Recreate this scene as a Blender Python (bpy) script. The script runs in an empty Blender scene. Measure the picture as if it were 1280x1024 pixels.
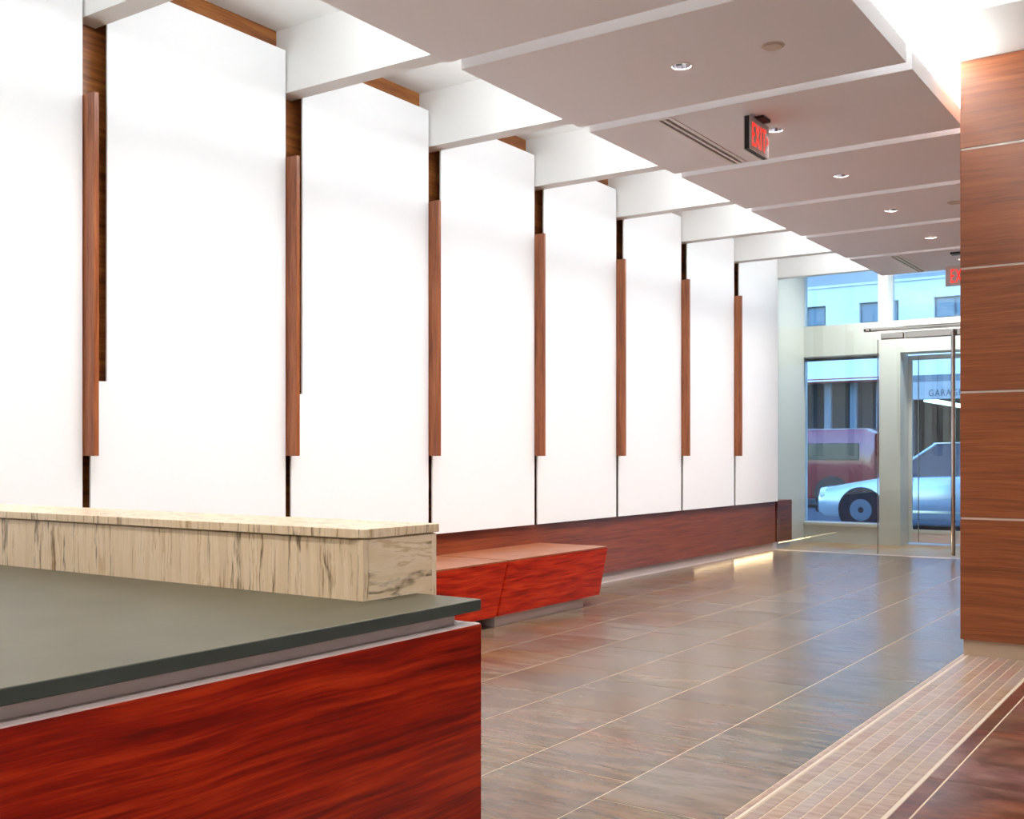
import bpy, bmesh, math, random
from mathutils import Vector, Matrix, Euler
random.seed(7)
R = math.radians
S = bpy.context.scene
COL = S.collection

# ------------------------------------------------------------------ camera
F_PX, YAW, EYE = 1349.0, math.atan(922/1349.0), 1.15
cam = bpy.data.cameras.new('camera'); camo = bpy.data.objects.new('camera', cam); COL.objects.link(camo)
cam.sensor_fit = 'HORIZONTAL'; cam.sensor_width = 36.0; cam.lens = 36.0*F_PX/1280
cam.shift_y = (570-512)/1280.0
cam.clip_start = 0.05; cam.clip_end = 300
camo.location = (0, 0, EYE); camo.rotation_euler = (R(90), 0, YAW)
S.camera = camo

# ------------------------------------------------------------------ world, exposure
S.view_settings.view_transform = 'Standard'; S.view_settings.look = 'None'
S.view_settings.gamma = 1.0; S.view_settings.use_curve_mapping = False
S.view_settings.exposure = 0.42
W = bpy.data.worlds.new('world'); S.world = W; W.use_nodes = True
wn = W.node_tree.nodes; wl = W.node_tree.links
sky = wn.new('ShaderNodeTexSky'); sky.sky_type = 'NISHITA'; sky.sun_disc = False
sky.sun_elevation = R(38); sky.sun_rotation = R(150); sky.air_density = 1.3; sky.dust_density = 0.6
bg = wn['Background']; bg.inputs['Strength'].default_value = 0.66
tint = wn.new('ShaderNodeMix'); tint.data_type = 'RGBA'; tint.blend_type = 'MULTIPLY'; tint.inputs[0].default_value = 1
tint.inputs[7].default_value = (0.46, 0.72, 1.12, 1)          # the camera is balanced for the warm lobby lamps
wl.new(sky.outputs[0], tint.inputs[6]); wl.new(tint.outputs[2], bg.inputs['Color'])

# key planes of the lobby (metres, camera stands over x=0 y=0)
XP, XW, XWAIN, XPL = -4.753, -4.845, -4.785, -4.815      # light panels, timber backing, wainscot, plinth
SLAB_X0, SLAB_X1, SLAB_Z, SLAB_T = -3.485, -1.49, 3.22, 0.10
SLAB_Y = lambda n: 4.619 + 1.357*(n-2)                    # near edge of slab n (slab 2 is the first whole one in view)
SLAB_L = 1.237
YK = lambda k: 3.200 + 1.3585*k                           # right edge of light panel k
ZSOF, ZFIN = 3.71, 3.32
YGLASS = 12.75

def area(name, loc, direction, sx, sy, watts, color=(1, 1, 1), spread=180, shape='RECTANGLE', xdir=None):
    L = bpy.data.lights.new(name, 'AREA'); L.shape = shape; L.size = sx
    if shape == 'RECTANGLE': L.size_y = sy
    L.energy = watts; L.color = color; L.spread = R(spread)
    o = bpy.data.objects.new(name, L); COL.objects.link(o); o.location = loc
    d = Vector(direction).normalized()
    if xdir is None:
        o.rotation_euler = d.to_track_quat('-Z', 'Y').to_euler()
    else:
        z = -d; x = Vector(xdir).normalized(); y = z.cross(x).normalized(); x = y.cross(z)
        o.rotation_euler = Matrix((x, y, z)).transposed().to_euler()
    return o

WALLWASH_W, WALLLOW_W, COVE_W, DOWN_W = 7.0, 7.6, 17, 18
for n in range(-1, 8):
    yc = SLAB_Y(n) + SLAB_L/2
    # linear wall washers sitting on the left lip of each ceiling slab
    area('wall_washer_light', (SLAB_X0-0.05, yc, 3.39), (-1.0, 0, 0.12), SLAB_L, 0.05, WALLWASH_W, (0.93, 0.98, 1.0), 180, xdir=(0, 1, 0))
    area('wall_washer_light', (SLAB_X0-0.04, yc, 3.36), (-1.1, 0, -2.3), SLAB_L, 0.05, WALLLOW_W, (1.0, 0.97, 0.96), 80, xdir=(0, 1, 0))
    # cove strips on the right lip
    area('cove_strip_light', (SLAB_X1-0.03, yc, 3.345), (0.55, 0, 1), SLAB_L, 0.04, COVE_W, (0.95, 1.0, 0.98), 180, xdir=(0, 1, 0))

    # added upward fill above the slabs, brightens the risers in the gaps
    area('riser_fill_light', (-2.5, yc, SLAB_Z+SLAB_T+0.04), (0, 0, 1), 1.2, 0.3, 5.5, (1.0, 0.95, 0.9), 180)
# unseen fill added overhead on the right, brightens travertine and desk front
area('right_fill_light', (0.4, 1.0, 3.47), (-0.15, 0, -1), 7.0, 0.12, 74, (1.0, 0.96, 0.92), 170, xdir=(0, 1, 0))
# warm strip under the lip of the wainscot next to the entrance
area('toe_strip_light', (-4.798, 10.9, 0.078), (1, 0, -0.45), 1.0, 0.018, 0.35, (1.0, 0.74, 0.42), 175, xdir=(0, 1, 0))
area('toe_strip_light', (-4.798, 12.05, 0.078), (1, 0, -0.45), 1.2, 0.018, 1.6, (1.0, 0.74, 0.42), 175, xdir=(0, 1, 0))

# ------------------------------------------------------------------ mesh helpers
def link(o, parent=None):
    COL.objects.link(o)
    if parent is not None:
        o.parent = parent
        o.location = Vector(o.location) - world_loc(parent)
    return o
def world_loc(o):
    v = Vector(o.location)
    while o.parent is not None:
        o = o.parent; v += Vector(o.location)
    return v
def finish(name, bm, mat, parent=None, smooth=False, origin=None):
    """bmesh in world coordinates -> object with its origin at the base centre"""
    xs = [v.co.x for v in bm.verts]; ys = [v.co.y for v in bm.verts]; zs = [v.co.z for v in bm.verts]
    o0 = Vector(origin) if origin else Vector(((min(xs)+max(xs))/2, (min(ys)+max(ys))/2, min(zs)))
    for v in bm.verts: v.co -= o0
    bmesh.ops.recalc_face_normals(bm, faces=bm.faces)
    me = bpy.data.meshes.new(name); bm.to_mesh(me); bm.free()
    if smooth:
        for p in me.polygons: p.use_smooth = True
    me.materials.append(M[mat] if isinstance(mat, str) else mat)
    o = bpy.data.objects.new(name, me); o.location = o0
    if smooth == 'auto':
        pass
    return link(o, parent)
def add_box(bm, x0, x1, y0, y1, z0, z1, bev=0.0):
    b2 = bmesh.new()
    vs = [b2.verts.new((x, y, z)) for x in (x0, x1) for y in (y0, y1) for z in (z0, z1)]
    for f in ((0,1,3,2),(4,6,7,5),(0,4,5,1),(2,3,7,6),(0,2,6,4),(1,5,7,3)):
        b2.faces.new([vs[i] for i in f])
    if bev > 0:
        bmesh.ops.bevel(b2, geom=list(b2.edges), offset=bev, segments=2, affect='EDGES', profile=0.5)
    merge(bm, b2)
def merge(bm, b2):
    me = bpy.data.meshes.new('t'); b2.to_mesh(me); b2.free(); bm.from_mesh(me); bpy.data.meshes.remove(me)
def box(name, x0, x1, y0, y1, z0, z1, mat, parent=None, bev=0.0):
    bm = bmesh.new(); add_box(bm, x0, x1, y0, y1, z0, z1, bev); return finish(name, bm, mat, parent)
def add_prism(bm, pts, axis, a, b, bev=0.0):
    """polygon pts in the two other axes (in xyz order), extruded along axis from a to b"""
    b2 = bmesh.new()
    def mk(p, t):
        return {'x': (t, p[0], p[1]), 'y': (p[0], t, p[1]), 'z': (p[0], p[1], t)}[axis]
    A = [b2.verts.new(mk(p, a)) for p in pts]; B = [b2.verts.new(mk(p, b)) for p in pts]
    n = len(pts); b2.faces.new(A); b2.faces.new(B[::-1])
    for i in range(n): b2.faces.new((A[i], B[i], B[(i+1) % n], A[(i+1) % n]))
    if bev > 0:
        bmesh.ops.bevel(b2, geom=list(b2.edges), offset=bev, segments=2, affect='EDGES', profile=0.5)
    merge(bm, b2)
def prism(name, pts, axis, a, b, mat, parent=None, bev=0.0):
    bm = bmesh.new(); add_prism(bm, pts, axis, a, b, bev); return finish(name, bm, mat, parent)
def add_lathe(bm, c, prof, axis='z', seg=28, close=False):
    """profile [(r, h)] turned about axis through c"""
    rings = []
    for r, h in prof:
        ring = []
        for i in range(seg):
            t = 2*math.pi*i/seg; p, q = r*math.cos(t), r*math.sin(t)
            co = {'z': (p, q, h), 'y': (p, h, q), 'x': (h, p, q)}[axis]
            ring.append(bm.verts.new(Vector(c)+Vector(co)))
        rings.append(ring)
    for A, B in zip(rings, rings[1:]):
        for i in range(seg): bm.faces.new((A[i], A[(i+1) % seg], B[(i+1) % seg], B[i]))
    if close:
        bm.faces.new(rings[0]); bm.faces.new(rings[-1][::-1])
def lathe(name, c, prof, mat, parent=None, axis='z', seg=28, close=False, smooth=True):
    bm = bmesh.new(); add_lathe(bm, c, prof, axis, seg, close); o = finish(name, bm, mat, parent)
    if smooth: shade(o)
    return o
def shade(o, ang=35):
    for p in o.data.polygons: p.use_smooth = True
    try: o.data.set_sharp_from_angle(angle=R(ang))
    except Exception: pass
def rod(name, p, q, r, mat, parent=None, seg=20):
    bm = bmesh.new(); p, q = Vector(p), Vector(q); d = q-p
    m = bmesh.ops.create_cone(bm, cap_ends=True, segments=seg, radius1=r, radius2=r, depth=d.length)
    rot = d.to_track_quat('Z', 'Y').to_matrix().to_4x4()
    bmesh.ops.transform(bm, matrix=Matrix.Translation((p+q)/2) @ rot, verts=bm.verts)
    o = finish(name, bm, mat, parent); shade(o); return o
def empty(name, loc, label=None, cat=None, group=None, kind=None):
    o = bpy.data.objects.new(name, None); o.empty_display_size = 0.1; COL.objects.link(o); o.location = loc
    return tag(o, label, cat, group, kind)
def tag(o, label=None, cat=None, group=None, kind=None):
    if label: o['label'] = label
    if cat: o['category'] = cat
    if group: o['group'] = group
    if kind: o['kind'] = kind
    return o
def text(name, body, loc, rot, size, mat, parent, extrude=0.002, sx=1.0, bold=0.0):
    cu = bpy.data.curves.new(name, 'FONT'); cu.body = body; cu.size = size; cu.extrude = extrude; cu.offset = bold
    cu.align_x = 'LEFT'; cu.align_y = 'BOTTOM_BASELINE'; cu.space_character = 1.22
    tmp = bpy.data.objects.new('t', cu); COL.objects.link(tmp)
    dg = bpy.context.evaluated_depsgraph_get(); me = bpy.data.meshes.new_from_object(tmp.evaluated_get(dg))
    bpy.data.objects.remove(tmp); bpy.data.curves.remove(cu)
    xs = [v.co.x for v in me.vertices]; x0 = min(xs)
    for v in me.vertices: v.co.x = (v.co.x-x0)*sx
    me.materials.clear(); me.materials.append(M[mat])
    o = bpy.data.objects.new(name, me); o.location = loc; o.rotation_euler = rot
    return link(o, parent)
def copy_tree(o, delta, parent=None):
    c = o.copy(); COL.objects.link(c); c.parent = parent
    if parent is None: c.location = Vector(o.location)+Vector(delta)
    for ch in list(o.children): copy_tree(ch, (0, 0, 0), c)
    return c

# ------------------------------------------------------------------ materials
M = {}
def mat(name):
    m = bpy.data.materials.new(name); m.use_nodes = True; M[name] = m
    return m, m.node_tree.nodes, m.node_tree.links, m.node_tree.nodes['Principled BSDF']
def srgb(r, g, b):
    f = lambda c: ((c/255+0.055)/1.055)**2.4 if c > 10 else c/255/12.92
    return (f(r), f(g), f(b), 1)
def plain(name, rgb, rough=0.5, metal=0.0, var=0.04, scale=30, bump=0.0, spec=0.5, coat=0.0):
    m, N, L, P = mat(name)
    P.inputs['Roughness'].default_value = rough; P.inputs['Metallic'].default_value = metal
    P.inputs['Specular IOR Level'].default_value = spec; P.inputs['Coat Weight'].default_value = coat
    c = srgb(*rgb)
    g = N.new('ShaderNodeNewGeometry'); no = N.new('ShaderNodeTexNoise'); no.inputs['Scale'].default_value = scale; no.inputs['Detail'].default_value = 4
    L.new(g.outputs['Position'], no.inputs['Vector'])
    mx = N.new('ShaderNodeMix'); mx.data_type = 'RGBA'
    mx.inputs[6].default_value = tuple(x*(1-var) for x in c[:3])+(1,); mx.inputs[7].default_value = tuple(min(1, x*(1+var)) for x in c[:3])+(1,)
    L.new(no.outputs['Fac'], mx.inputs[0]); L.new(mx.outputs[2], P.inputs['Base Color'])
    if bump:
        b = N.new('ShaderNodeBump'); b.inputs['Strength'].default_value = bump; b.inputs['Distance'].default_value = 0.002
        L.new(no.outputs['Fac'], b.inputs['Height']); L.new(b.outputs[0], P.inputs['Normal'])
    return m
def emis(name, rgb, strength):
    m, N, L, P = mat(name)
    P.inputs['Base Color'].default_value = srgb(*rgb); P.inputs['Emission Color'].default_value = srgb(*rgb)
    P.inputs['Emission Strength'].default_value = strength
def wood(name, c0, c1, c2, sc=(0.9, 0.9, 16), rough=0.35, coat=0.0, contrast=(0.36, 0.64), spec=0.5):
    m, N, L, P = mat(name)
    P.inputs['Roughness'].default_value = rough; P.inputs['Coat Weight'].default_value = coat; P.inputs['Coat Roughness'].default_value = 0.15
    P.inputs['Specular IOR Level'].default_value = spec
    g = N.new('ShaderNodeNewGeometry'); oi = N.new('ShaderNodeObjectInfo')
    ad = N.new('ShaderNodeVectorMath'); ad.operation = 'MULTIPLY_ADD'
    L.new(oi.outputs['Random'], ad.inputs[0]); ad.inputs[1].default_value = (7.3, 5.1, 3.7); L.new(g.outputs['Position'], ad.inputs[2])
    # slow waviness of the grain
    nz = N.new('ShaderNodeTexNoise'); nz.inputs['Scale'].default_value = 1.6; nz.inputs['Detail'].default_value = 2
    L.new(ad.outputs[0], nz.inputs['Vector'])
    wv = N.new('ShaderNodeVectorMath'); wv.operation = 'MULTIPLY_ADD'
    L.new(nz.outputs['Color'], wv.inputs[0]); wv.inputs[1].default_value = (0.05, 0.05, 0.045); L.new(ad.outputs[0], wv.inputs[2])
    mp = N.new('ShaderNodeMapping'); mp.inputs['Scale'].default_value = sc; L.new(wv.outputs[0], mp.inputs['Vector'])
    n1 = N.new('ShaderNodeTexNoise'); n1.inputs['Scale'].default_value = 1.5; n1.inputs['Detail'].default_value = 6; n1.inputs['Roughness'].default_value = 0.68; n1.inputs['Distortion'].default_value = 0.15
    L.new(mp.outputs[0], n1.inputs['Vector'])
    mp2 = N.new('ShaderNodeMapping'); mp2.inputs['Scale'].default_value = tuple(s*(9 if s > 4 else 4) for s in sc); L.new(wv.outputs[0], mp2.inputs['Vector'])
    n2 = N.new('ShaderNodeTexNoise'); n2.inputs['Scale'].default_value = 1.2; n2.inputs['Detail'].default_value = 3; L.new(mp2.outputs[0], n2.inputs['Vector'])
    cr = N.new('ShaderNodeValToRGB'); e = cr.color_ramp.elements
    e[0].position = contrast[0]; e[0].color = srgb(*c0); e[1].position = contrast[1]; e[1].color = srgb(*c2)
    k = e.new((contrast[0]+contrast[1])/2); k.color = srgb(*c1)
    L.new(n1.outputs['Fac'], cr.inputs[0])
    r2 = N.new('ShaderNodeMapRange'); r2.inputs[1].default_value = 0.3; r2.inputs[2].default_value = 0.55; r2.inputs[3].default_value = 0.72; r2.inputs[4].default_value = 1.0
    L.new(n2.outputs['Fac'], r2.inputs[0])
    mu = N.new('ShaderNodeMix'); mu.data_type = 'RGBA'; mu.blend_type = 'MULTIPLY'; mu.inputs[0].default_value = 1
    L.new(cr.outputs[0], mu.inputs[6]); L.new(r2.outputs[0], mu.inputs[7]); L.new(mu.outputs[2], P.inputs['Base Color'])
    b = N.new('ShaderNodeBump'); b.inputs['Strength'].default_value = 0.08; b.inputs['Distance'].default_value = 0.001
    L.new(n2.outputs['Fac'], b.inputs['Height']); L.new(b.outputs[0], P.inputs['Normal'])
def travertine(name, sc):
    m, N, L, P = mat(name)
    P.inputs['Roughness'].default_value = 0.3
    g = N.new('ShaderNodeNewGeometry')
    nz = N.new('ShaderNodeTexNoise'); nz.inputs['Scale'].default_value = 6; nz.inputs['Detail'].default_value = 3; L.new(g.outputs['Position'], nz.inputs['Vector'])
    wv = N.new('ShaderNodeVectorMath'); wv.operation = 'MULTIPLY_ADD'; L.new(nz.outputs['Color'], wv.inputs[0]); wv.inputs[1].default_value = (0.03, 0.03, 0.03); L.new(g.outputs['Position'], wv.inputs[2])
    mp = N.new('ShaderNodeMapping'); mp.inputs['Scale'].default_value = sc; L.new(wv.outputs[0], mp.inputs['Vector'])
    n1 = N.new('ShaderNodeTexNoise'); n1.inputs['Scale'].default_value = 1.0; n1.inputs['Detail'].default_value = 7; n1.inputs['Roughness'].default_value = 0.65; L.new(mp.outputs[0], n1.inputs['Vector'])
    cr = N.new('ShaderNodeValToRGB'); e = cr.color_ramp.elements
    e[0].position = 0.33; e[0].color = srgb(150, 122, 90); e[1].position = 0.68; e[1].color = srgb(240, 228, 208)
    for p, c in ((0.38, (190, 160, 120)), (0.42, (224, 204, 174)), (0.47, (228, 206, 172)), (0.55, (236, 218, 192)), (0.59, (206, 178, 136)), (0.63, (230, 212, 182))):
        k = e.new(p); k.color = srgb(*c)
    L.new(n1.outputs['Fac'], cr.inputs[0])
    # narrow dark veins
    mp2 = N.new('ShaderNodeMapping'); mp2.inputs['Scale'].default_value = tuple(s*0.42 for s in sc); mp2.inputs['Location'].default_value = (3.1, 1.7, 9.2); L.new(wv.outputs[0], mp2.inputs['Vector'])
    n2 = N.new('ShaderNodeTexNoise'); n2.inputs['Scale'].default_value = 1.0; n2.inputs['Detail'].default_value = 5; L.new(mp2.outputs[0], n2.inputs['Vector'])
    v = N.new('ShaderNodeMath'); v.operation = 'SUBTRACT'; L.new(n2.outputs['Fac'], v.inputs[0]); v.inputs[1].default_value = 0.5
    v2 = N.new('ShaderNodeMath'); v2.operation = 'ABSOLUTE'; L.new(v.outputs[0], v2.inputs[0])
    vr = N.new('ShaderNodeMapRange'); vr.inputs[1].default_value = 0.0; vr.inputs[2].default_value = 0.017; vr.inputs[3].default_value = 1; vr.inputs[4].default_value = 0
    L.new(v2.outputs[0], vr.inputs[0])
    n3 = N.new('ShaderNodeTexNoise'); n3.inputs['Scale'].default_value = 5; n3.inputs['Detail'].default_value = 4; mp3 = N.new('ShaderNodeMapping'); mp3.inputs['Scale'].default_value = tuple(8 if q > 4 else 3 for q in sc); L.new(g.outputs['Position'], mp3.inputs['Vector']); L.new(mp3.outputs[0], n3.inputs['Vector'])
    n3r = N.new('ShaderNodeMapRange'); n3r.inputs[1].default_value = 0.36; n3r.inputs[2].default_value = 0.56; L.new(n3.outputs['Fac'], n3r.inputs[0])
    vm = N.new('ShaderNodeMath'); vm.operation = 'MULTIPLY'; L.new(vr.outputs[0], vm.inputs[0]); L.new(n3r.outputs[0], vm.inputs[1])
    mx = N.new('ShaderNodeMix'); mx.data_type = 'RGBA'; L.new(vm.outputs[0], mx.inputs[0]); L.new(cr.outputs[0], mx.inputs[6]); mx.inputs[7].default_value = srgb(118, 98, 72)
    L.new(mx.outputs[2], P.inputs['Base Color'])
    b = N.new('ShaderNodeBump'); b.invert = True; b.inputs['Strength'].default_value = 0.25; b.inputs['Distance'].default_value = 0.002
    L.new(vm.outputs[0], b.inputs['Height']); L.new(b.outputs[0], P.inputs['Normal'])
def stone_tile(name, cols, rough=0.22, sc=(2.6, 13, 4)):
    m, N, L, P = mat(name)
    g = N.new('ShaderNodeNewGeometry'); oi = N.new('ShaderNodeObjectInfo')
    ad = N.new('ShaderNodeVectorMath'); ad.operation = 'MULTIPLY_ADD'
    L.new(oi.outputs['Random'], ad.inputs[0]); ad.inputs[1].default_value = (31, 17, 11); L.new(g.outputs['Position'], ad.inputs[2])
    mp = N.new('ShaderNodeMapping'); mp.inputs['Scale'].default_value = sc; mp.inputs['Rotation'].default_value = (0, 0, R(14)); L.new(ad.outputs[0], mp.inputs['Vector'])
    n1 = N.new('ShaderNodeTexNoise'); n1.inputs['Scale'].default_value = 1.1; n1.inputs['Detail'].default_value = 9; n1.inputs['Roughness'].default_value = 0.72; n1.inputs['Distortion'].default_value = 0.2
    L.new(mp.outputs[0], n1.inputs['Vector'])
    cr = N.new('ShaderNodeValToRGB'); e = cr.color_ramp.elements
    e[0].position = 0.34; e[0].color = srgb(*cols[0]); e[1].position = 0.66; e[1].color = srgb(*cols[-1])
    for i, c in enumerate(cols[1:-1]):
        k = e.new(0.34+0.32*(i+1)/(len(cols)-1)); k.color = srgb(*c)
    L.new(n1.outputs['Fac'], cr.inputs[0])
    n2 = N.new('ShaderNodeTexNoise'); n2.inputs['Scale'].default_value = 1.7; n2.inputs['Detail'].default_value = 3; L.new(ad.outputs[0], n2.inputs['Vector'])
    hs = N.new('ShaderNodeHueSaturation'); L.new(cr.outputs[0], hs.inputs['Color'])
    mr = N.new('ShaderNodeMapRange'); mr.inputs[1].default_value = 0; mr.inputs[2].default_value = 1; mr.inputs[3].default_value = 0.88; mr.inputs[4].default_value = 1.10
    L.new(oi.outputs['Random'], mr.inputs[0]); L.new(mr.outputs[0], hs.inputs['Value'])
    ms = N.new('ShaderNodeMapRange'); ms.inputs[1].default_value = 0.35; ms.inputs[2].default_value = 0.65; ms.inputs[3].default_value = 0.65; ms.inputs[4].default_value = 1.25
    L.new(n2.outputs['Fac'], ms.inputs[0]); L.new(ms.outputs[0], hs.inputs['Saturation'])
    mh = N.new('ShaderNodeMapRange'); mh.inputs[1].default_value = 0.3; mh.inputs[2].default_value = 0.7; mh.inputs[3].default_value = 0.478; mh.inputs[4].default_value = 0.524
    n4 = N.new('ShaderNodeTexNoise'); n4.inputs['Scale'].default_value = 2.4; n4.inputs['Detail'].default_value = 4
    o2 = N.new('ShaderNodeVectorMath'); o2.operation = 'ADD'; o2.inputs[1].default_value = (9, 4, 2); L.new(ad.outputs[0], o2.inputs[0]); L.new(o2.outputs[0], n4.inputs['Vector'])
    L.new(n4.outputs['Fac'], mh.inputs[0]); L.new(mh.outputs[0], hs.inputs['Hue'])
    L.new(hs.outputs[0], P.inputs['Base Color'])
    rr = N.new('ShaderNodeMapRange'); rr.inputs[3].default_value = rough-0.06; rr.inputs[4].default_value = rough+0.1; L.new(n1.outputs['Fac'], rr.inputs[0]); L.new(rr.outputs[0], P.inputs['Roughness'])
    b = N.new('ShaderNodeBump'); b.inputs['Strength'].default_value = 0.03; b.inputs['Distance'].default_value = 0.002
    L.new(n1.outputs['Fac'], b.inputs['Height']); L.new(b.outputs[0], P.inputs['Normal'])
def glass(name, tint, spec=1.0):
    m, N, L, P = mat(name); N.remove(P); out = N['Material Output']
    tr = N.new('ShaderNodeBsdfTransparent'); tr.inputs[0].default_value = tint
    gl = N.new('ShaderNodeBsdfGlossy'); gl.inputs['Roughness'].default_value = 0.0
    fr = N.new('ShaderNodeFresnel'); fr.inputs['IOR'].default_value = 1.5
    mm = N.new('ShaderNodeMath'); mm.operation = 'MULTIPLY'; mm.inputs[1].default_value = spec; L.new(fr.outputs[0], mm.inputs[0])
    mx = N.new('ShaderNodeMixShader'); L.new(mm.outputs[0], mx.inputs[0]); L.new(tr.outputs[0], mx.inputs[1]); L.new(gl.outputs[0], mx.inputs[2]); L.new(mx.outputs[0], out.inputs[0])

plain('panel_white', (240, 242, 244), 0.55, var=0.01)
plain('paint_white', (238, 239, 238), 0.7, var=0.01)
plain('slab_paint', (238, 236, 240), 0.75, var=0.015, scale=120)
wood('wood_wall', (110, 60, 26), (144, 84, 40), (170, 108, 54))
wood('wood_batten', (120, 62, 32), (150, 84, 46), (170, 102, 60), sc=(18, 18, 0.9))
wood('wood_column', (120, 62, 34), (140, 76, 42), (154, 88, 50), sc=(0.8, 0.8, 26))
wood('wood_wainscot', (104, 42, 20), (128, 56, 28), (146, 70, 36), sc=(0.9, 0.9, 30))
wood('wood_red', (104, 9, 2), (144, 22, 4), (182, 48, 11), sc=(1.2, 1.2, 34), rough=0.3, spec=0.3)
wood('wood_bench', (122, 15, 4), (168, 31, 8), (190, 56, 19), sc=(2.0, 2.0, 34), rough=0.35, spec=0.3)
wood('wood_bench_top', (128, 74, 46), (142, 85, 55), (154, 96, 64), sc=(2.0, 12, 2), rough=0.4)
travertine('travertine_front', (24, 24, 1.2))
travertine('travertine_end', (2.0, 2.0, 16))
plain('slate_top', (82, 79, 64), 0.42, var=0.3, scale=5, bump=0.05, spec=0.3)
plain('slate_edge', (58, 66, 62), 0.45, var=0.1, scale=8)
plain('reveal_metal', (222, 206, 204), 0.4, var=0.03)
plain('plinth_metal', (200, 190, 188), 0.45, var=0.03)
plain('column_plinth', (186, 164, 142), 0.5, metal=0.2, var=0.04)
plain('steel', (200, 200, 196), 0.18, metal=1.0, var=0.02)
plain('alu_strip', (226, 218, 210), 0.35, metal=0.6, var=0.02)
plain('black', (14, 14, 15), 0.5)
plain('dark_void', (6, 6, 7), 0.9)
plain('grout', (208, 192, 168), 0.7, var=0.08)
plain('subfloor', (120, 100, 86), 0.6, var=0.15, scale=3)
plain('floor_strip', (206, 192, 176), 0.4, var=0.05)
stone_tile('tile_slate', [(74, 61, 51), (90, 75, 61), (102, 84, 67), (118, 96, 78), (104, 91, 78)])
stone_tile('tile_band', [(118, 92, 78), (142, 118, 104), (158, 136, 122), (168, 148, 136)], rough=0.33, sc=(6, 40, 4))
stone_tile('tile_brown', [(50, 22, 16), (86, 46, 34), (112, 66, 50), (134, 92, 76)], rough=0.3, sc=(5, 9, 4))
stone_tile('tile_threshold', [(150, 120, 92), (176, 146, 114), (190, 160, 130)], rough=0.35)
plain('frame_paint', (214, 214, 206), 0.45, var=0.02)
plain('sign_grey', (206, 200, 202), 0.4)
plain('cover_beige', (206, 188, 176), 0.5)
plain('lamp_trim', (226, 222, 220), 0.4)
plain('reflector', (232, 232, 236), 0.12, metal=1.0)
emis('lamp_glow', (255, 250, 242), 14)
emis('exit_red', (255, 44, 30), 1.1)
emis('garage_light', (255, 255, 255), 4)
plain('facade_stone', (210, 212, 214), 0.8, var=0.05, scale=2)
plain('facade_dark', (96, 104, 112), 0.7, var=0.08)
plain('facade_band', (150, 150, 152), 0.8, var=0.04, scale=2)
plain('garage_dark', (40, 42, 46), 0.8, var=0.2)
plain('red_trim', (150, 40, 44), 0.6)
plain('asphalt', (74, 76, 80), 0.85, var=0.15, scale=40)
plain('concrete', (150, 150, 148), 0.85, var=0.08, scale=10)
plain('window_glass_far', (86, 104, 118), 0.12, var=0.1, scale=1)
plain('car_silver', (200, 204, 208), 0.22, metal=0.5, coat=1.0)
plain('car_red', (120, 26, 32), 0.25, coat=1.0)
plain('car_glass', (30, 36, 42), 0.05)
plain('rubber', (22, 22, 23), 0.8)
plain('car_lamp', (230, 232, 236), 0.1)
plain('letter_dark', (60, 70, 82), 0.6)
glass('glass_clear', (0.93, 0.97, 0.96, 1))
glass('glass_out', (0.90, 0.96, 0.98, 1))

# ------------------------------------------------------------------ the room shell
YB, XR = -3.6, 2.6
fl = box('floor', -5.2, XR+0.1, YB, 14.9, -0.15, -0.0013, 'grout'); tag(fl, kind='structure')
cl = box('ceiling', -5.0, SLAB_X1-0.35, YB, 12.84, ZSOF, ZSOF+0.12, 'paint_white'); tag(cl, kind='structure')
wl_ = box('wall_left', XW-0.15, XW, YB, 12.70, 0, ZSOF, 'wood_wall'); tag(wl_, kind='structure')
wb = box('wall_back', -5.0, XR+0.1, YB-0.12, YB, 0, ZSOF, 'paint_white'); tag(wb, kind='structure')
wr = box('wall_right', XR, XR+0.12, YB, 12.7, 0, ZSOF, 'paint_white'); tag(wr, kind='structure')

# ceiling to the right of the slabs: two levels with a small step
box('soffit', SLAB_X1-0.35, XR, YB, 5.90, 3.478, 3.83, 'paint_white', cl)
box('soffit', SLAB_X1-0.35, XR, 5.90, 12.75, 3.432, 3.83, 'paint_white', cl)

# ---- floor tiles
def tile_mesh(name, w, l, t=0.014):
    bm = bmesh.new(); add_box(bm, -w/2, w/2, -l/2, l/2, -t, 0, 0.0007)
    me = bpy.data.meshes.new(name); bmesh.ops.recalc_face_normals(bm, faces=bm.faces); bm.to_mesh(me); bm.free(); return me
TM = {}
def lay(name, x0, x1, y0, y1, m, parent, dz=0.0):
    key = (round(x1-x0, 3), round(y1-y0, 3), m)
    if key not in TM:
        TM[key] = tile_mesh(name, x1-x0, y1-y0); TM[key].materials.append(M[m])
    o = bpy.data.objects.new(name, TM[key]); o.location = ((x0+x1)/2, (y0+y1)/2, dz); return link(o, parent)
G = 0.0027
xs = [XPL-0.03, -4.630, -4.163, -3.697, -3.232, -2.758, -2.281, -1.811, -1.372]
offs = [0.613, 0.197, 0.407, 0.197, 0.613, 0.409, 0.197, 0.607]
for i in range(8):
    y = offs[i]-0.636*2
    while y < 12.72:
        y0, y1 = max(y, -1.0), min(y+0.636, 12.72)
        if y1-y0 > 0.05 and not (xs[i+1] < -1.75 and y1 < 2.35):
            lay('tile', xs[i]+G, xs[i+1]-G, y0+G, y1-G, 'tile_slate', fl)
        y += 0.636
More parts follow.
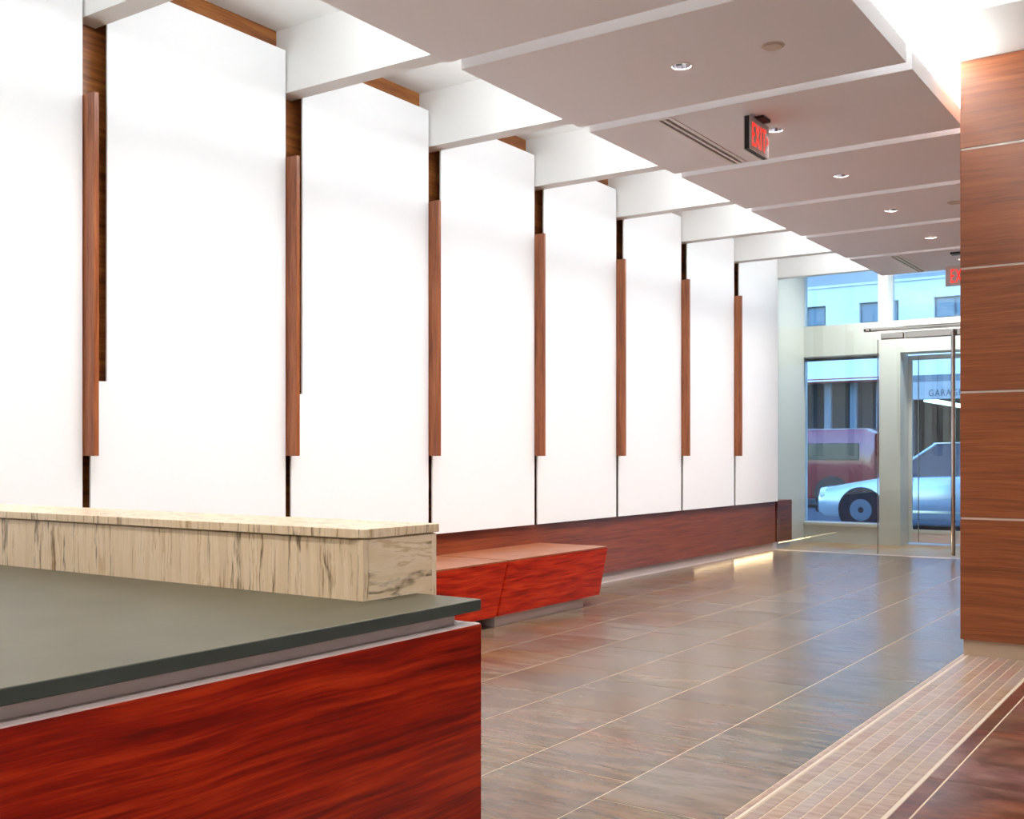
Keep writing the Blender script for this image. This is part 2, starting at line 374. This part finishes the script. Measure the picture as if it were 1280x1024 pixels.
# narrow border, metal trims and the seven strip band
lay('border_strip', -1.370, -1.350, -1.0, 6.64, 'tile_band', fl)
lay('trim_strip', -1.347, -1.335, -1.0, 6.64, 'floor_strip', fl, 0.001)
lay('trim_strip', -0.963, -0.950, -1.0, 6.64, 'floor_strip', fl, 0.001)
bx = [-1.333, -1.283, -1.229, -1.177, -1.124, -1.072, -1.018, -0.965]
for i in range(7):
    lay('band_strip', bx[i]+0.0025, bx[i+1]-0.0025, -1.0, 6.64, 'tile_band', fl)
y = -0.12-0.83
while y < 6.6:
    lay('border_tile', -0.948, -0.893, max(y, -1)+0.002, min(y+0.83, 6.62)-0.002, 'tile_brown', fl)
    for j in range(7):
        x0 = -0.888+j*0.47
        sh = 0.0 if j % 2 == 0 else 0.415
        a, b = y+sh, y+sh+0.83
        if b > 6.62: b = 6.62
        lay('brown_tile', x0+0.002, x0+0.466, a+0.002, b-0.002, 'tile_brown', fl)
    y += 0.83
# vestibule floor beyond the glass
x = -4.95
while x < 2.5:
    lay('threshold_tile', x+0.003, min(x+0.92, 2.5)-0.003, 12.78, 13.48, 'tile_threshold', fl)
    lay('threshold_tile', x+0.003, min(x+0.92, 2.5)-0.003, 13.486, 14.58, 'tile_threshold', fl)
    x += 0.92
box('threshold', -4.80, -1.40, 12.722, 12.776, -0.01, 0.006, 'alu_strip', fl, 0.002)

# ------------------------------------------------------------------ left wall: light panels, battens, wainscot
for k in range(-1, 8):
    yr = YK(k); yl = YK(k-1)
    pts = [(yl+0.045, 0.596), (yr, 0.596), (yr, 3.572), (yl+0.140, 3.572), (yl+0.140, 1.524), (yl+0.045, 1.524)]
    prism('panel', pts, 'x', XP-0.012, XP, 'panel_white', wl_, 0.0012)
for k in range(-1, 7):
    y0 = YK(k)+0.006
    box('batten', XW, XP+0.085, y0, y0+0.027, 1.15, 2.935, 'wood_batten', wl_, 0.001)
box('wainscot', XW, XWAIN, YB, 12.70, 0.093, 0.590, 'wood_wainscot', wl_, 0.001)
box('wainscot_end', XW-0.1, XWAIN, 12.775, 13.28, 0.093, 0.600, 'wood_wainscot', wl_, 0.001)
for k in range(-1, 9):
    a, b = YK(k-1)+0.6, min(YK(k)+0.6, 13.27)
    box('plinth', XW-0.02, XPL, a+0.001, b-0.001, -0.002, 0.093, 'plinth_metal', wl_)
box('wall_end_trim', XW-0.15, XP-0.01, 12.706, 12.735, 0.60, 3.32, 'black', wl_)

# ------------------------------------------------------------------ ceiling: hanging slabs and fins
def slab(name, x0, x1, y0, y1, z, t, holes, m, parent):
    bm = bmesh.new()
    outer = [bm.verts.new((x, y, z)) for x, y in ((x0, y0), (x1, y0), (x1, y1), (x0, y1))]
    top = [bm.verts.new((x, y, z+t)) for x, y in ((x0, y0), (x1, y0), (x1, y1), (x0, y1))]
    edges = [bm.edges.new((outer[i], outer[(i+1) % 4])) for i in range(4)]
    for h in holes:
        if h[0] == 'c':
            pts = [(h[1]+h[3]*math.cos(2*math.pi*i/28), h[2]+h[3]*math.sin(2*math.pi*i/28)) for i in range(28)]
        else:
            pts = [(h[1], h[3]), (h[2], h[3]), (h[2], h[4]), (h[1], h[4])]
        vs = [bm.verts.new((p[0], p[1], z)) for p in pts]
        edges += [bm.edges.new((vs[i], vs[(i+1) % len(vs)])) for i in range(len(vs))]
    bmesh.ops.triangle_fill(bm, use_beauty=True, use_dissolve=False, edges=edges)
    for i in range(4): bm.faces.new((outer[i], outer[(i+1) % 4], top[(i+1) % 4], top[i]))
    bm.faces.new(top)
    return finish(name, bm, m, parent)
DLX, DSX = -2.49, -1.985
slots = {3: (-3.03, -2.925, 6.00, 7.19), 7: (-3.09, -2.985, SLAB_Y(7)+0.03, SLAB_Y(7)+1.21)}
discs = (2, 5)
for n in range(-2, 8):
    y0 = SLAB_Y(n); yc = y0+SLAB_L/2
    holes = [('c', DLX, yc, 0.052)] if n >= 2 else []
    if n in slots: holes.append(('r',)+slots[n])
    slab('ceiling_panel', SLAB_X0, SLAB_X1, y0, y0+SLAB_L, SLAB_Z, SLAB_T, holes, 'slab_paint', cl)
for k in range(-1, 8):
    box('ceiling_fin', XW, -1.9, YK(k)+0.012, YK(k)+0.134, ZFIN+0.002, ZSOF, 'paint_white', cl)

def downlight(n, label):
    yc = SLAB_Y(n)+SLAB_L/2; z = SLAB_Z
    t = empty('recessed_downlight', (DLX, yc, z), label, 'downlight', 'recessed downlights along the hanging ceiling panels')
    lathe('trim_ring', (DLX, yc, z), [(0.048, 0.0), (0.050, -0.003), (0.056, -0.003), (0.058, 0.0)], 'lamp_trim', t)
    lathe('reflector', (DLX, yc, z), [(0.0495, 0.0), (0.046, 0.03), (0.036, 0.07)], 'reflector', t)
    lathe('lamp', (DLX, yc, z), [(0.036, 0.07), (0.03, 0.062), (0.012, 0.058)], 'lamp_glow', t, close=True)
    box('lamp_clip', DLX+0.012, DLX+0.020, yc-0.03, yc+0.03, z+0.020, z+0.034, 'black', t)
    L = area('downlight_lamp', (DLX, yc, z+0.016), (0, 0, -1), 0.06, 0.06, DOWN_W, (1.0, 0.93, 0.86), 120, 'DISK')
    return t
ord_ = {2: 'round recessed downlight nearest the camera, on the ceiling panel before the exit sign',
        3: 'round recessed downlight right behind the hanging red exit sign',
        4: 'round recessed downlight on the ceiling panel just past the hanging exit sign',
        5: 'round recessed downlight fifth ceiling panel along, left of a pale cover disc',
        6: 'round recessed downlight on the ceiling panel before the farthest air slot',
        7: 'small round recessed downlight on the last ceiling panel above the far exit sign'}
for n in range(2, 8): downlight(n, ord_[n])
for n in (-2, -1, 1): area('downlight_lamp', (DLX, SLAB_Y(n)+SLAB_L/2, SLAB_Z-0.005), (0, 0, -1), 0.06, 0.06, DOWN_W, (1.0, 0.93, 0.86), 120, 'DISK')
for n in discs:
    yc = SLAB_Y(n)+SLAB_L/2
    d = lathe('cover_plate', (DSX, yc, SLAB_Z), [(0.0, -0.010), (0.046, -0.010), (0.048, -0.008), (0.048, -0.003), (0.057, -0.003), (0.059, 0.0)], 'cover_beige')
    tag(d, 'flat round pale cover plate on ceiling right of the nearest downlight' if n == 2 else 'small round cover plate on the far ceiling beside the wood column', 'cover plate', 'round ceiling cover plates')
for n, (x0, x1, y0, y1) in slots.items():
    t = empty('slot_diffuser', ((x0+x1)/2, (y0+y1)/2, SLAB_Z), 'linear air slot diffuser running to the hanging red exit sign' if n == 3 else 'linear air slot diffuser on last ceiling panel near the glass entrance', 'air vent', 'linear air slots in the ceiling')
    box('back_box', x0-0.002, x1+0.002, y0-0.002, y1+0.002, SLAB_Z+0.03, SLAB_Z+0.05, 'dark_void', t)
    for a, b in ((x0-0.008, x0+0.020), (x0+0.044, x0+0.062), (x1-0.020, x1+0.008)):
        box('bar', a, b, y0-0.006, y1+0.006, SLAB_Z-0.004, SLAB_Z+0.012, 'lamp_trim', t, 0.001)
    for a, b in ((y0-0.008, y0+0.004), (y1-0.004, y1+0.008)):
        box('end_cap', x0-0.008, x1+0.008, a, b, SLAB_Z-0.0045, SLAB_Z+0.012, 'lamp_trim', t)

# ---- exit signs
def chevron(name, o, ux, uz, un, s, m, parent):
    bm = bmesh.new(); o, ux, uz, un = map(Vector, (o, ux, uz, un))
    pts = [(0, 0.5), (0.16, 0.5), (0.5, 0), (0.16, -0.5), (0, -0.5), (0.3, 0)]
    A = [bm.verts.new(o+ux*p[0]*s+uz*p[1]*s) for p in pts]; B = [bm.verts.new(v.co+un*0.002) for v in A]
    n = len(A); bm.faces.new(A); bm.faces.new(B[::-1])
    for i in range(n): bm.faces.new((A[i], B[i], B[(i+1) % n], A[(i+1) % n]))
    return finish(name, bm, m, parent)
sx_, sy0, sy1, sz0, sz1 = -2.49, 6.175, 6.475, 3.005, 3.205
t = empty('exit_sign', (sx_, (sy0+sy1)/2, sz0), 'red EXIT sign with black edges hanging from ceiling panel, seen at an angle', 'exit sign', 'exit signs')
box('housing', sx_-0.030, sx_+0.002, sy0, sy1, sz0, sz1, 'black', t, 0.002)
box('face_plate', sx_+0.002, sx_+0.008, sy0-0.001, sy1+0.001, sz0-0.001, sz1+0.001, 'sign_grey', t, 0.001)
box('back_plate', sx_-0.036, sx_-0.030, sy0-0.001, sy1+0.001, sz0-0.001, sz1+0.001, 'sign_grey', t, 0.001)
box('canopy', sx_-0.05, sx_+0.055, sy0+0.09, sy1-0.09, sz1-0.003, SLAB_Z, 'black', t, 0.002)
text('lettering', 'EXIT', (sx_+0.0085, sy0+0.030, sz0+0.025), (R(90), 0, R(90)), 0.205, 'exit_red', t, 0.0015, 0.47, 0.0)
chevron('arrow', (sx_+0.0085, sy1-0.036, sz0+0.10), (0, 1, 0), (0, 0, 1), (1, 0, 0), 0.05, 'exit_red', t)
ex0, ey, ez0, ez1 = -2.564, 11.6, 2.882, 3.087
t = empty('exit_sign', (ex0+0.15, ey, ez0), 'red EXIT sign on grey plate, half hidden behind the wood column', 'exit sign', 'exit signs')
box('housing', ex0, ex0+0.30, ey+0.004, ey+0.035, ez0, ez1, 'black', t, 0.002)
box('face_plate', ex0-0.001, ex0+0.301, ey-0.002, ey+0.004, ez0-0.001, ez1+0.001, 'sign_grey', t, 0.001)
text('lettering', 'EXIT', (ex0+0.050, ey-0.0025, ez0+0.030), (R(90), 0, 0), 0.20, 'exit_red', t, 0.0015, 0.43, 0.0)
rod('stem', (ex0+0.15, ey+0.02, ez1-0.005), (ex0+0.15, ey+0.02, SLAB_Z-0.018), 0.010, 'sign_grey', t)
box('canopy', ex0+0.05, ex0+0.25, ey-0.03, ey+0.07, SLAB_Z-0.02, SLAB_Z, 'black', t, 0.002)

# ------------------------------------------------------------------ timber clad pier on the right
PX0, PX1, PY0, PY1 = -1.381, 0.35, 6.613, 12.70
pier = box('wall_pier', PX0+0.03, PX1-0.02, PY0+0.03, PY1, 0, 3.425, 'black'); tag(pier, kind='structure')
box('plinth', PX0+0.014, PX1-0.012, PY0+0.020, PY1, -0.002, 0.091, 'column_plinth', pier)
zz = [0.091, 0.790, 1.517, 2.231, 2.919, 3.428]
for i in range(5):
    a = zz[i]+(0.006 if i else 0); b = zz[i+1]-(0.006 if i < 4 else 0)
    box('panel', PX0, PX1, PY0, PY0+0.028, a, b, 'wood_column', pier, 0.0008)
    j = 0; y = PY0+0.029
    while y < PY1-0.01:
        y2 = min(y+1.52, PY1); box('panel', PX0, PX0+0.028, y+0.001, y2-0.001, a, b, 'wood_column', pier, 0.0008); y = y2
    if i:
        box('reveal_strip', PX0+0.004, PX1, PY0+0.004, PY0+0.03, zz[i]-0.006, zz[i]+0.006, 'alu_strip', pier)
        box('reveal_strip', PX0+0.004, PX0+0.03, PY0+0.03, PY1, zz[i]-0.006, zz[i]+0.006, 'alu_strip', pier)

# ------------------------------------------------------------------ reception desk
DX, DY = -1.728, 2.380
desk = empty('reception_desk', (-2.2, 0.9, 0), 'glossy red mahogany reception desk front with recessed metal strip', 'desk')
box('front_panel', DX-0.03, DX, -0.7, DY, 0.0, 0.692, 'wood_red', desk, 0.001)
box('end_panel', -1.935, DX-0.0305, DY-0.03, DY, 0.0, 0.692, 'wood_red', desk, 0.001)
box('reveal', -1.950, DX-0.045, -0.66, DY-0.06, 0.655, 0.729, 'reveal_metal', desk)
box('top_edge_strip', -1.93, DX-0.002, -0.7, DY-0.002, 0.692, 0.695, 'reveal_metal', desk)
box('inner_panel', -2.70, -2.67, -0.7, 1.30, 0.0, 0.692, 'wood_red', desk)
wt = [(DX, -0.72), (DX, DY), (-1.955, DY), (-1.955, 2.157), (-4.30, 2.157), (-4.30, 1.30), (-2.76, 1.30), (-2.76, -0.72)]
bm = bmesh.new(); add_prism(bm, wt, 'z', 0.729, 0.760, 0.0025)
slate = finish('worktop', bm, 'slate_top'); tag(slate, 'dark grey slate worktop lying on the red wood reception desk', 'worktop')
slate.data.materials.append(M['slate_edge'])
for p in slate.data.polygons:
    if abs(p.normal.z) < 0.8 or p.normal.z < 0: p.material_index = 1
tv = empty('travertine_ledge', (-3.1, 2.32, 0), 'cream travertine transaction ledge wall rising behind the slate worktop', 'ledge')
box('front_slab', -4.40, -1.978, 2.158, 2.180, 0.0, 0.925, 'travertine_front', tv, 0.0008)
box('corner_post', -1.9775, -1.957, 2.158, 2.180, 0.0, 0.925, 'travertine_front', tv, 0.0012)
box('end_slab', -1.978, -1.957, 2.1805, 2.452, 0.0, 0.925, 'travertine_end', tv, 0.0008)
box('corner_post', -1.978, -1.957, 2.4525, 2.473, 0.0, 0.925, 'travertine_front', tv, 0.0012)
box('back_slab', -4.40, -1.9785, 2.453, 2.473, 0.0, 0.925, 'travertine_front', tv, 0.0008)
r = 0.035; c0 = [(-4.41, 2.150), (-1.950-r, 2.150)]
c0 += [(-1.950-r+r*math.sin(R(a)), 2.150+r-r*math.cos(R(a))) for a in (15, 30, 45, 60, 75, 90)]
c0 += [(-1.950, 2.478), (-4.41, 2.478)]
prism('cap', c0, 'z', 0.929, 0.953, 'travertine_front', tv, 0.002)
box('cap_joint', -4.39, -1.965, 2.166, 2.466, 0.924, 0.9295, 'grout', tv)

# ------------------------------------------------------------------ benches along the left wall
XBF = -4.150
def bench(y0, y1, label):
    t = empty('bench', (-4.47, (y0+y1)/2, 0), label, 'bench', 'timber benches along the left wall')
    lean = 0.135                                            # the ends lean, the foot stands back towards the desk
    pts = [(y0-lean+0.003, 0.078), (y1-lean-0.003, 0.078), (y1-0.003, 0.430), (y0+0.003, 0.430)]
    prism('body', pts, 'x', XWAIN+0.001, XBF-0.019, 'wood_bench', t)
    pf = [(y0-lean, 0.076), (y1-lean, 0.076), (y1, 0.432), (y0, 0.432)]
    prism('front_panel', pf, 'x', XBF-0.018, XBF, 'wood_bench', t, 0.0008)
    box('seat', XWAIN+0.001, XBF, y0, y1, 0.4325, 0.442, 'wood_bench_top', t, 0.001)
    box('plinth', XWAIN+0.01, XBF-0.042, y0-lean+0.02, y1-0.31, -0.002, 0.0765, 'plinth_metal', t)
    return t
bench(6.040, 7.402, 'red mahogany bench block with slanted front, wholly visible on the left wall')
bench(4.640, 6.016, 'red mahogany bench block cut off by the reception desk corner')

# ------------------------------------------------------------------ glazed entrance
win = box('window_1', -4.775, -3.568, YGLASS-0.006, YGLASS+0.006, 0.007, 3.315, 'glass_clear'); tag(win, kind='structure')
rod('joint_clip', (-3.566, YGLASS, 0.007), (-3.566, YGLASS, 2.50), 0.006, 'steel', win)
win2 = box('window_2', -3.564, -1.40, YGLASS-0.006, YGLASS+0.006, 2.64, 3.215, 'glass_clear'); tag(win2, kind='structure')
door = box('door_1', -3.560, -2.60, YGLASS-0.006, YGLASS+0.006, 0.012, 2.49, 'glass_clear'); tag(door, kind='structure')
rod('pull_handle', (-2.722, YGLASS-0.07, 0.04), (-2.722, YGLASS-0.07, 2.56), 0.024, 'steel', door)
for z in (0.35, 1.25, 2.2): rod('standoff', (-2.722, YGLASS-0.07, z), (-2.722, YGLASS-0.006, z), 0.010, 'steel', door)
box('top_rail', -3.53, -3.265, YGLASS-0.030, YGLASS+0.030, 2.495, 2.572, 'steel', door, 0.012)
box('top_rail', -3.255, -2.60, YGLASS-0.030, YGLASS+0.030, 2.495, 2.572, 'steel', door, 0.008)
hd = box('trim_1', -3.72, -1.40, YGLASS-0.055, YGLASS-0.020, 2.592, 2.635, 'steel', None, 0.012); tag(hd, kind='structure')
for x in (-3.70, -3.64): rod('bolt', (x, YGLASS-0.062, 2.613), (x, YGLASS-0.050, 2.613), 0.010, 'black', hd)
box('closer_arm', -3.30, -2.60, YGLASS-0.075, YGLASS-0.056, 2.580, 2.596, 'steel', hd, 0.003)
d2 = box('door_2', -2.59, -1.42, YGLASS-0.006, YGLASS+0.006, 0.012, 2.49, 'glass_clear'); tag(d2, kind='structure')
box('top_rail', -2.59, -1.42, YGLASS-0.030, YGLASS+0.030, 2.495, 2.572, 'steel', d2, 0.008)
rod('pull_handle', (-2.46, YGLASS-0.07, 0.04), (-2.46, YGLASS-0.07, 2.56), 0.024, 'steel', d2)

# vestibule shell and street front
vl = box('wall_vestibule', -5.10, -4.95, 12.78, 14.199, 0, 3.8, 'frame_paint'); tag(vl, kind='structure')
vr = box('wall_vestibule_right', 2.4, 2.55, 12.78, 14.90, 0, 3.8, 'frame_paint'); tag(vr, kind='structure')
ff = box('wall_front', -5.02, -3.954, 14.20, 14.55, -0.005, 0.225, 'frame_paint'); tag(ff, kind='structure')
box('sill', -5.02, -3.95, 14.18, 14.56, 0.225, 0.262, 'frame_paint', ff, 0.003)
box('jamb', -5.10, -5.02, 14.20, 14.55, 0.0, 3.8, 'frame_paint', ff)
box('transom_band', -5.02, 2.4, 14.20, 14.55, 2.474, 2.885, 'frame_paint', ff)
box('mullion', -3.954, -3.690, 14.20, 14.60, -0.005, 2.474, 'frame_paint', ff)
box('upper_mullion', -3.970, -3.852, 14.20, 14.55, 2.885, 3.8, 'frame_paint', ff)
box('upper_mullion', -1.90, -1.78, 14.20, 14.55, 2.885, 3.8, 'frame_paint', ff)
box('mullion', -1.95, -1.69, 14.20, 14.60, -0.005, 2.474, 'frame_paint', ff)
box('head_rail', -5.02, -3.954, 14.44, 14.50, 2.440, 2.474, 'facade_dark', ff)
for i, (a, b, z0, z1) in enumerate(((-5.018, -3.957, 0.265, 2.440), (-5.018, -3.973, 2.888, 3.795), (-3.849, -1.903, 2.888, 3.795))):
    w = box('window_%d' % (3+i), a, b, 14.465, 14.477, z0, z1, 'glass_out'); tag(w, kind='structure')
# the outer doors
od = box('door_3', -3.640, -2.72, 14.594, 14.606, 0.19, 2.40, 'glass_out'); tag(od, kind='structure')
box('stile', -3.686, -3.640, 14.58, 14.62, 0.02, 2.46, 'frame_paint', od)
box('stile', -2.72, -2.68, 14.58, 14.62, 0.02, 2.46, 'frame_paint', od)
box('bottom_rail', -3.640, -2.72, 14.58, 14.62, 0.145, 0.19, 'frame_paint', od)
box('kick_plate', -3.640, -2.72, 14.585, 14.615, 0.02, 0.145, 'reveal_metal', od)
box('head_rail', -3.640, -2.72, 14.58, 14.62, 2.40, 2.46, 'frame_paint', od)
rod('rail_post', (-3.555, 14.57, 0.02), (-3.555, 14.57, 2.44), 0.006, 'steel', od)
od2 = box('door_4', -2.66, -1.97, 14.594, 14.606, 0.02, 2.46, 'glass_out'); tag(od2, kind='structure')
vc = box('ceiling_vestibule', -5.10, 2.55, 12.90, 14.90, 3.8, 3.9, 'paint_white'); tag(vc, kind='structure')
area('vestibule_light', (-3.2, 13.5, 3.78), (0, 0, -1), 1.6, 0.3, 58, (1, 0.98, 0.95), 170)

# ------------------------------------------------------------------ the street outside
st = box('ground_street', -30, 25, 17.6, 28.2, -0.18, -0.10, 'asphalt'); tag(st, kind='structure')
sw = box('ground_sidewalk', -30, 25, 14.92, 17.6, -0.18, -0.02, 'concrete'); tag(sw, kind='structure')
sw2 = box('ground_sidewalk_far', -30, 25, 28.2, 32.0, -0.18, 0.0, 'concrete'); tag(sw2, kind='structure')
YB2 = 32.0; k2 = YB2/30.0
zf = lambda z: 1.15+(z-1.15)*k2
bld = empty('building', (-9*k2, YB2, 0), 'pale stone building across the street with small windows and garage', 'building')
def bpart(name, x0, x1, z0, z1, m, dy0=0.0, dy1=0.4, par=None, bev=0):
    return box(name, x0*k2, x1*k2, YB2+dy0, YB2+dy1, zf(z0), zf(z1), m, par or bld, bev)
wins = [(-10.9, -9.83), (-8.90, -7.84), (-6.93, -5.87), (-4.9, -3.84), (-13.0, -11.9)]
bpart('upper_wall', -26, 10, 5.37, 5.90, 'facade_stone')
bpart('lower_wall', -26, 10, 3.31, 4.80, 'facade_stone')
edges_ = sorted(wins); xprev = -26
for a, b in edges_:
    bpart('pier', xprev, a, 4.80, 5.37, 'facade_stone'); xprev = b
    w = bpart('window', a, b, 4.80, 5.37, 'facade_dark', 0.14, 0.20)
    bpart('pane', a+0.06, (a+b)/2-0.03, 4.85, 5.32, 'window_glass_far', 0.10, 0.14, w)
    bpart('pane', (a+b)/2+0.03, b-0.06, 4.85, 5.32, 'window_glass_far', 0.10, 0.14, w)
bpart('pier', xprev, 10, 4.80, 5.37, 'facade_stone')
bpart('upper_storey', -26, 10, 5.90, 14, 'facade_band', 0.05)
bpart('cornice', -26, 10, 5.86, 5.92, 'facade_stone', -0.06, 0.0)
bpart('awning_trim', -26, -7.5, 3.20, 3.30, 'red_trim', -0.25, 0.3)
bpart('awning_edge', -26, -7.5, 3.225, 3.265, 'facade_stone', -0.28, -0.25)
bpart('shop_back', -26, -7.5, -0.1, 4.2, 'garage_dark', 1.2, 1.4)
x = -25.8
while x < -7.6:
    bpart('shop_mullion', x, x+0.18, 0.1, 3.2, 'facade_dark', 0.3, 0.45); x += 0.72
bpart('garage_header', -7.5, 10, 3.12, 3.31, 'facade_dark', 0.0, 0.4)
bpart('garage_fascia', -7.5, 10, 2.66, 3.12, 'facade_band', -0.1, 0.3)
text('lettering', 'GARAGE', (-7.03*k2, YB2-0.105, zf(2.735)), (R(90), 0, 0), 0.27, 'letter_dark', bld, 0.01, 0.75)
bpart('garage_back', -7.5, 10, -0.1, 4.2, 'garage_dark', 7.0, 7.2)
bpart('garage_side', -7.7, -7.5, -0.1, 2.66, 'garage_dark', 0.3, 7.0)
box('garage_floor', -7.5*k2, 10, YB2, YB2+7, -0.1, 0.0, 'asphalt', bld)
box('garage_ceiling', -7.5*k2, 10, YB2+0.3, YB2+7, 2.9, 3.0, 'garage_dark', bld)
for x, y in ((-7.35, 35.2), (-6.7, 37.6)):
    box('garage_lamp', x, x+0.62, y, y+0.8, 2.80, 2.88, 'garage_light', bld)

def car(name, nose, yside, body_m, label, dims, van=False):
    """nose points to -x; yside is the side nearest the lobby"""
    Lc, Wc, Hc = dims
    z0 = -0.10
    t = empty(name, (nose+Lc/2, yside+Wc/2, z0), label, 'car')
    def loft(nm, st, m, par, inset=0.0):
        bm = bmesh.new(); rings = []
        for (x, zb, zt, w) in st:
            h = w/2; yc = yside+Wc/2; rr = min(0.09, (zt-zb)*0.3)
            pts = [(-h, zb+0.05), (-h+0.04, zb), (h-0.04, zb), (h, zb+0.05), (h, zt-rr), (h-rr*0.35, zt-rr*0.3), (h-rr*1.3, zt), (-h+rr*1.3, zt), (-h+rr*0.35, zt-rr*0.3), (-h, zt-rr)]
            rings.append([bm.verts.new((nose+x*Lc, yc+p[0], z0+p[1])) for p in pts])
        for A, B in zip(rings, rings[1:]):
            n = len(A)
            for i in range(n): bm.faces.new((A[i], A[(i+1) % n], B[(i+1) % n], B[i]))
        bm.faces.new(rings[0]); bm.faces.new(rings[-1][::-1])
        o = finish(nm, bm, m, par); shade(o, 40); return o
    if not van:
        b = loft('body', [(0, 0.32, 0.52, Wc*0.62), (0.015, 0.24, 0.62, Wc*0.80), (0.05, 0.20, 0.70, Wc*0.93), (0.16, 0.18, 0.80, Wc), (0.28, 0.18, 0.90, Wc), (0.5, 0.18, 0.93, Wc), (0.8, 0.18, 0.96, Wc), (0.95, 0.22, 0.94, Wc*0.95), (1, 0.34, 0.84, Wc*0.84)], body_m, t)
        bm = bmesh.new(); yc = yside+Wc/2
        st = [(0.27, 0.89, Wc*0.44), (0.43, Hc-0.02, Wc*0.33), (0.52, Hc, Wc*0.33), (0.68, Hc-0.02, Wc*0.33), (0.86, 0.93, Wc*0.42)]
        low = [(0.27, 0.89), (0.43, 0.91), (0.52, 0.92), (0.68, 0.93), (0.86, 0.93)]
        top = [[bm.verts.new((nose+x*Lc, yc+s*w, z0+z)) for s in (-1, 1)] for x, z, w in st]
        bot = [[bm.verts.new((nose+x*Lc, yc+s*Wc*0.455, z0+z-0.02)) for s in (-1, 1)] for x, z in low]
        for i in range(4):
            bm.faces.new((top[i][0], top[i+1][0], top[i+1][1], top[i][1]))
            for s in (0, 1):
                bm.faces.new((bot[i][s], bot[i+1][s], top[i+1][s], top[i][s]))
        finish('cabin_glass', bm, 'car_glass', t)
        rf = loft('roof', [(0.42, Hc-0.04, Hc+0.005, Wc*0.66), (0.52, Hc-0.03, Hc+0.02, Wc*0.68), (0.69, Hc-0.04, Hc, Wc*0.66)], body_m, t)
        for s in (-1, 1):
            for (xa, za, xb, zb) in ((0.27, 0.90, 0.43, Hc-0.01), (0.86, 0.93, 0.68, Hc-0.01), (0.54, 0.92, 0.55, Hc-0.01)):
                rod('pillar', (nose+xa*Lc, yc+s*Wc*0.447, z0+za), (nose+xb*Lc, yc+s*Wc*0.335, z0+zb), 0.025, body_m, t, 8)
            lathe('headlight', (nose+0.045*Lc, yc+s*Wc*0.40, z0+0.60), [(0.0, -0.12), (0.09, -0.09), (0.11, 0.0), (0.09, 0.08), (0.0, 0.1)], 'car_lamp', t, 'x', 12)
            box('door_mirror', nose+0.31*Lc, nose+0.36*Lc, yc+s*(Wc/2+0.06)-0.08, yc+s*(Wc/2+0.06)+0.08, z0+0.92, z0+1.03, body_m, t, 0.02)
        box('bumper', nose-0.02, nose+0.12, yc-Wc*0.36, yc+Wc*0.36, z0+0.26, z0+0.40, 'rubber', t, 0.03)
        box('sill_trim', nose+0.25*Lc, nose+0.72*Lc, yside-0.006, yside+0.02, z0+0.30, z0+0.34, 'steel', t)
        rw = 0.325
    else:
        loft('body', [(0, 0.35, 0.95, Wc*0.8), (0.03, 0.25, 1.10, Wc*0.95), (0.20, 0.22, 1.22, Wc), (0.32, 0.22, Hc-0.06, Wc*0.93), (0.42, 0.22, Hc, Wc*0.95), (0.95, 0.22, Hc, Wc*0.95), (1, 0.30, Hc-0.12, Wc*0.92)], body_m, t)
        box('side_window', nose+0.36*Lc, nose+0.50*Lc, yside+Wc*0.02-0.012, yside+Wc*0.03, z0+1.15, z0+1.55, 'car_glass', t, 0.01)
        box('side_window', nose+0.53*Lc, nose+0.93*Lc, yside+Wc*0.02-0.012, yside+Wc*0.03, z0+1.15, z0+1.55, 'car_glass', t, 0.01)
        rw = 0.35
    for xw in (0.185, 0.80):
        for ys, sgn in ((yside+0.10, -1), (yside+Wc-0.10, 1)):
            c = (nose+xw*Lc, ys, z0+rw)
            lathe('wheel_arch', c, [(rw+0.07, -0.11), (rw+0.07, 0.11)], 'rubber', t, 'y', 24, True)
            w = lathe('wheel', (c[0], c[1]+sgn*0.02, c[2]), [(rw*0.6, -0.115), (rw*0.95, -0.115), (rw, -0.08), (rw, 0.08), (rw*0.95, 0.115), (rw*0.6, 0.115)], 'rubber', t, 'y', 24, True)
            lathe('hub', (c[0], c[1]+sgn*0.02, c[2]), [(0.0, sgn*0.10), (rw*0.25, sgn*0.125), (rw*0.58, sgn*0.118), (rw*0.60, sgn*0.10)], 'facade_dark', w, 'y', 16)
    return t
car('sedan', -6.35, 18.6, 'car_silver', 'silver sedan in the near lane outside the glass entrance', (4.7, 1.8, 1.46))
car('van', -12.1, 25.4, 'car_red', 'dark red van parked across the street behind the silver sedan', (4.9, 1.95, 1.9), True)
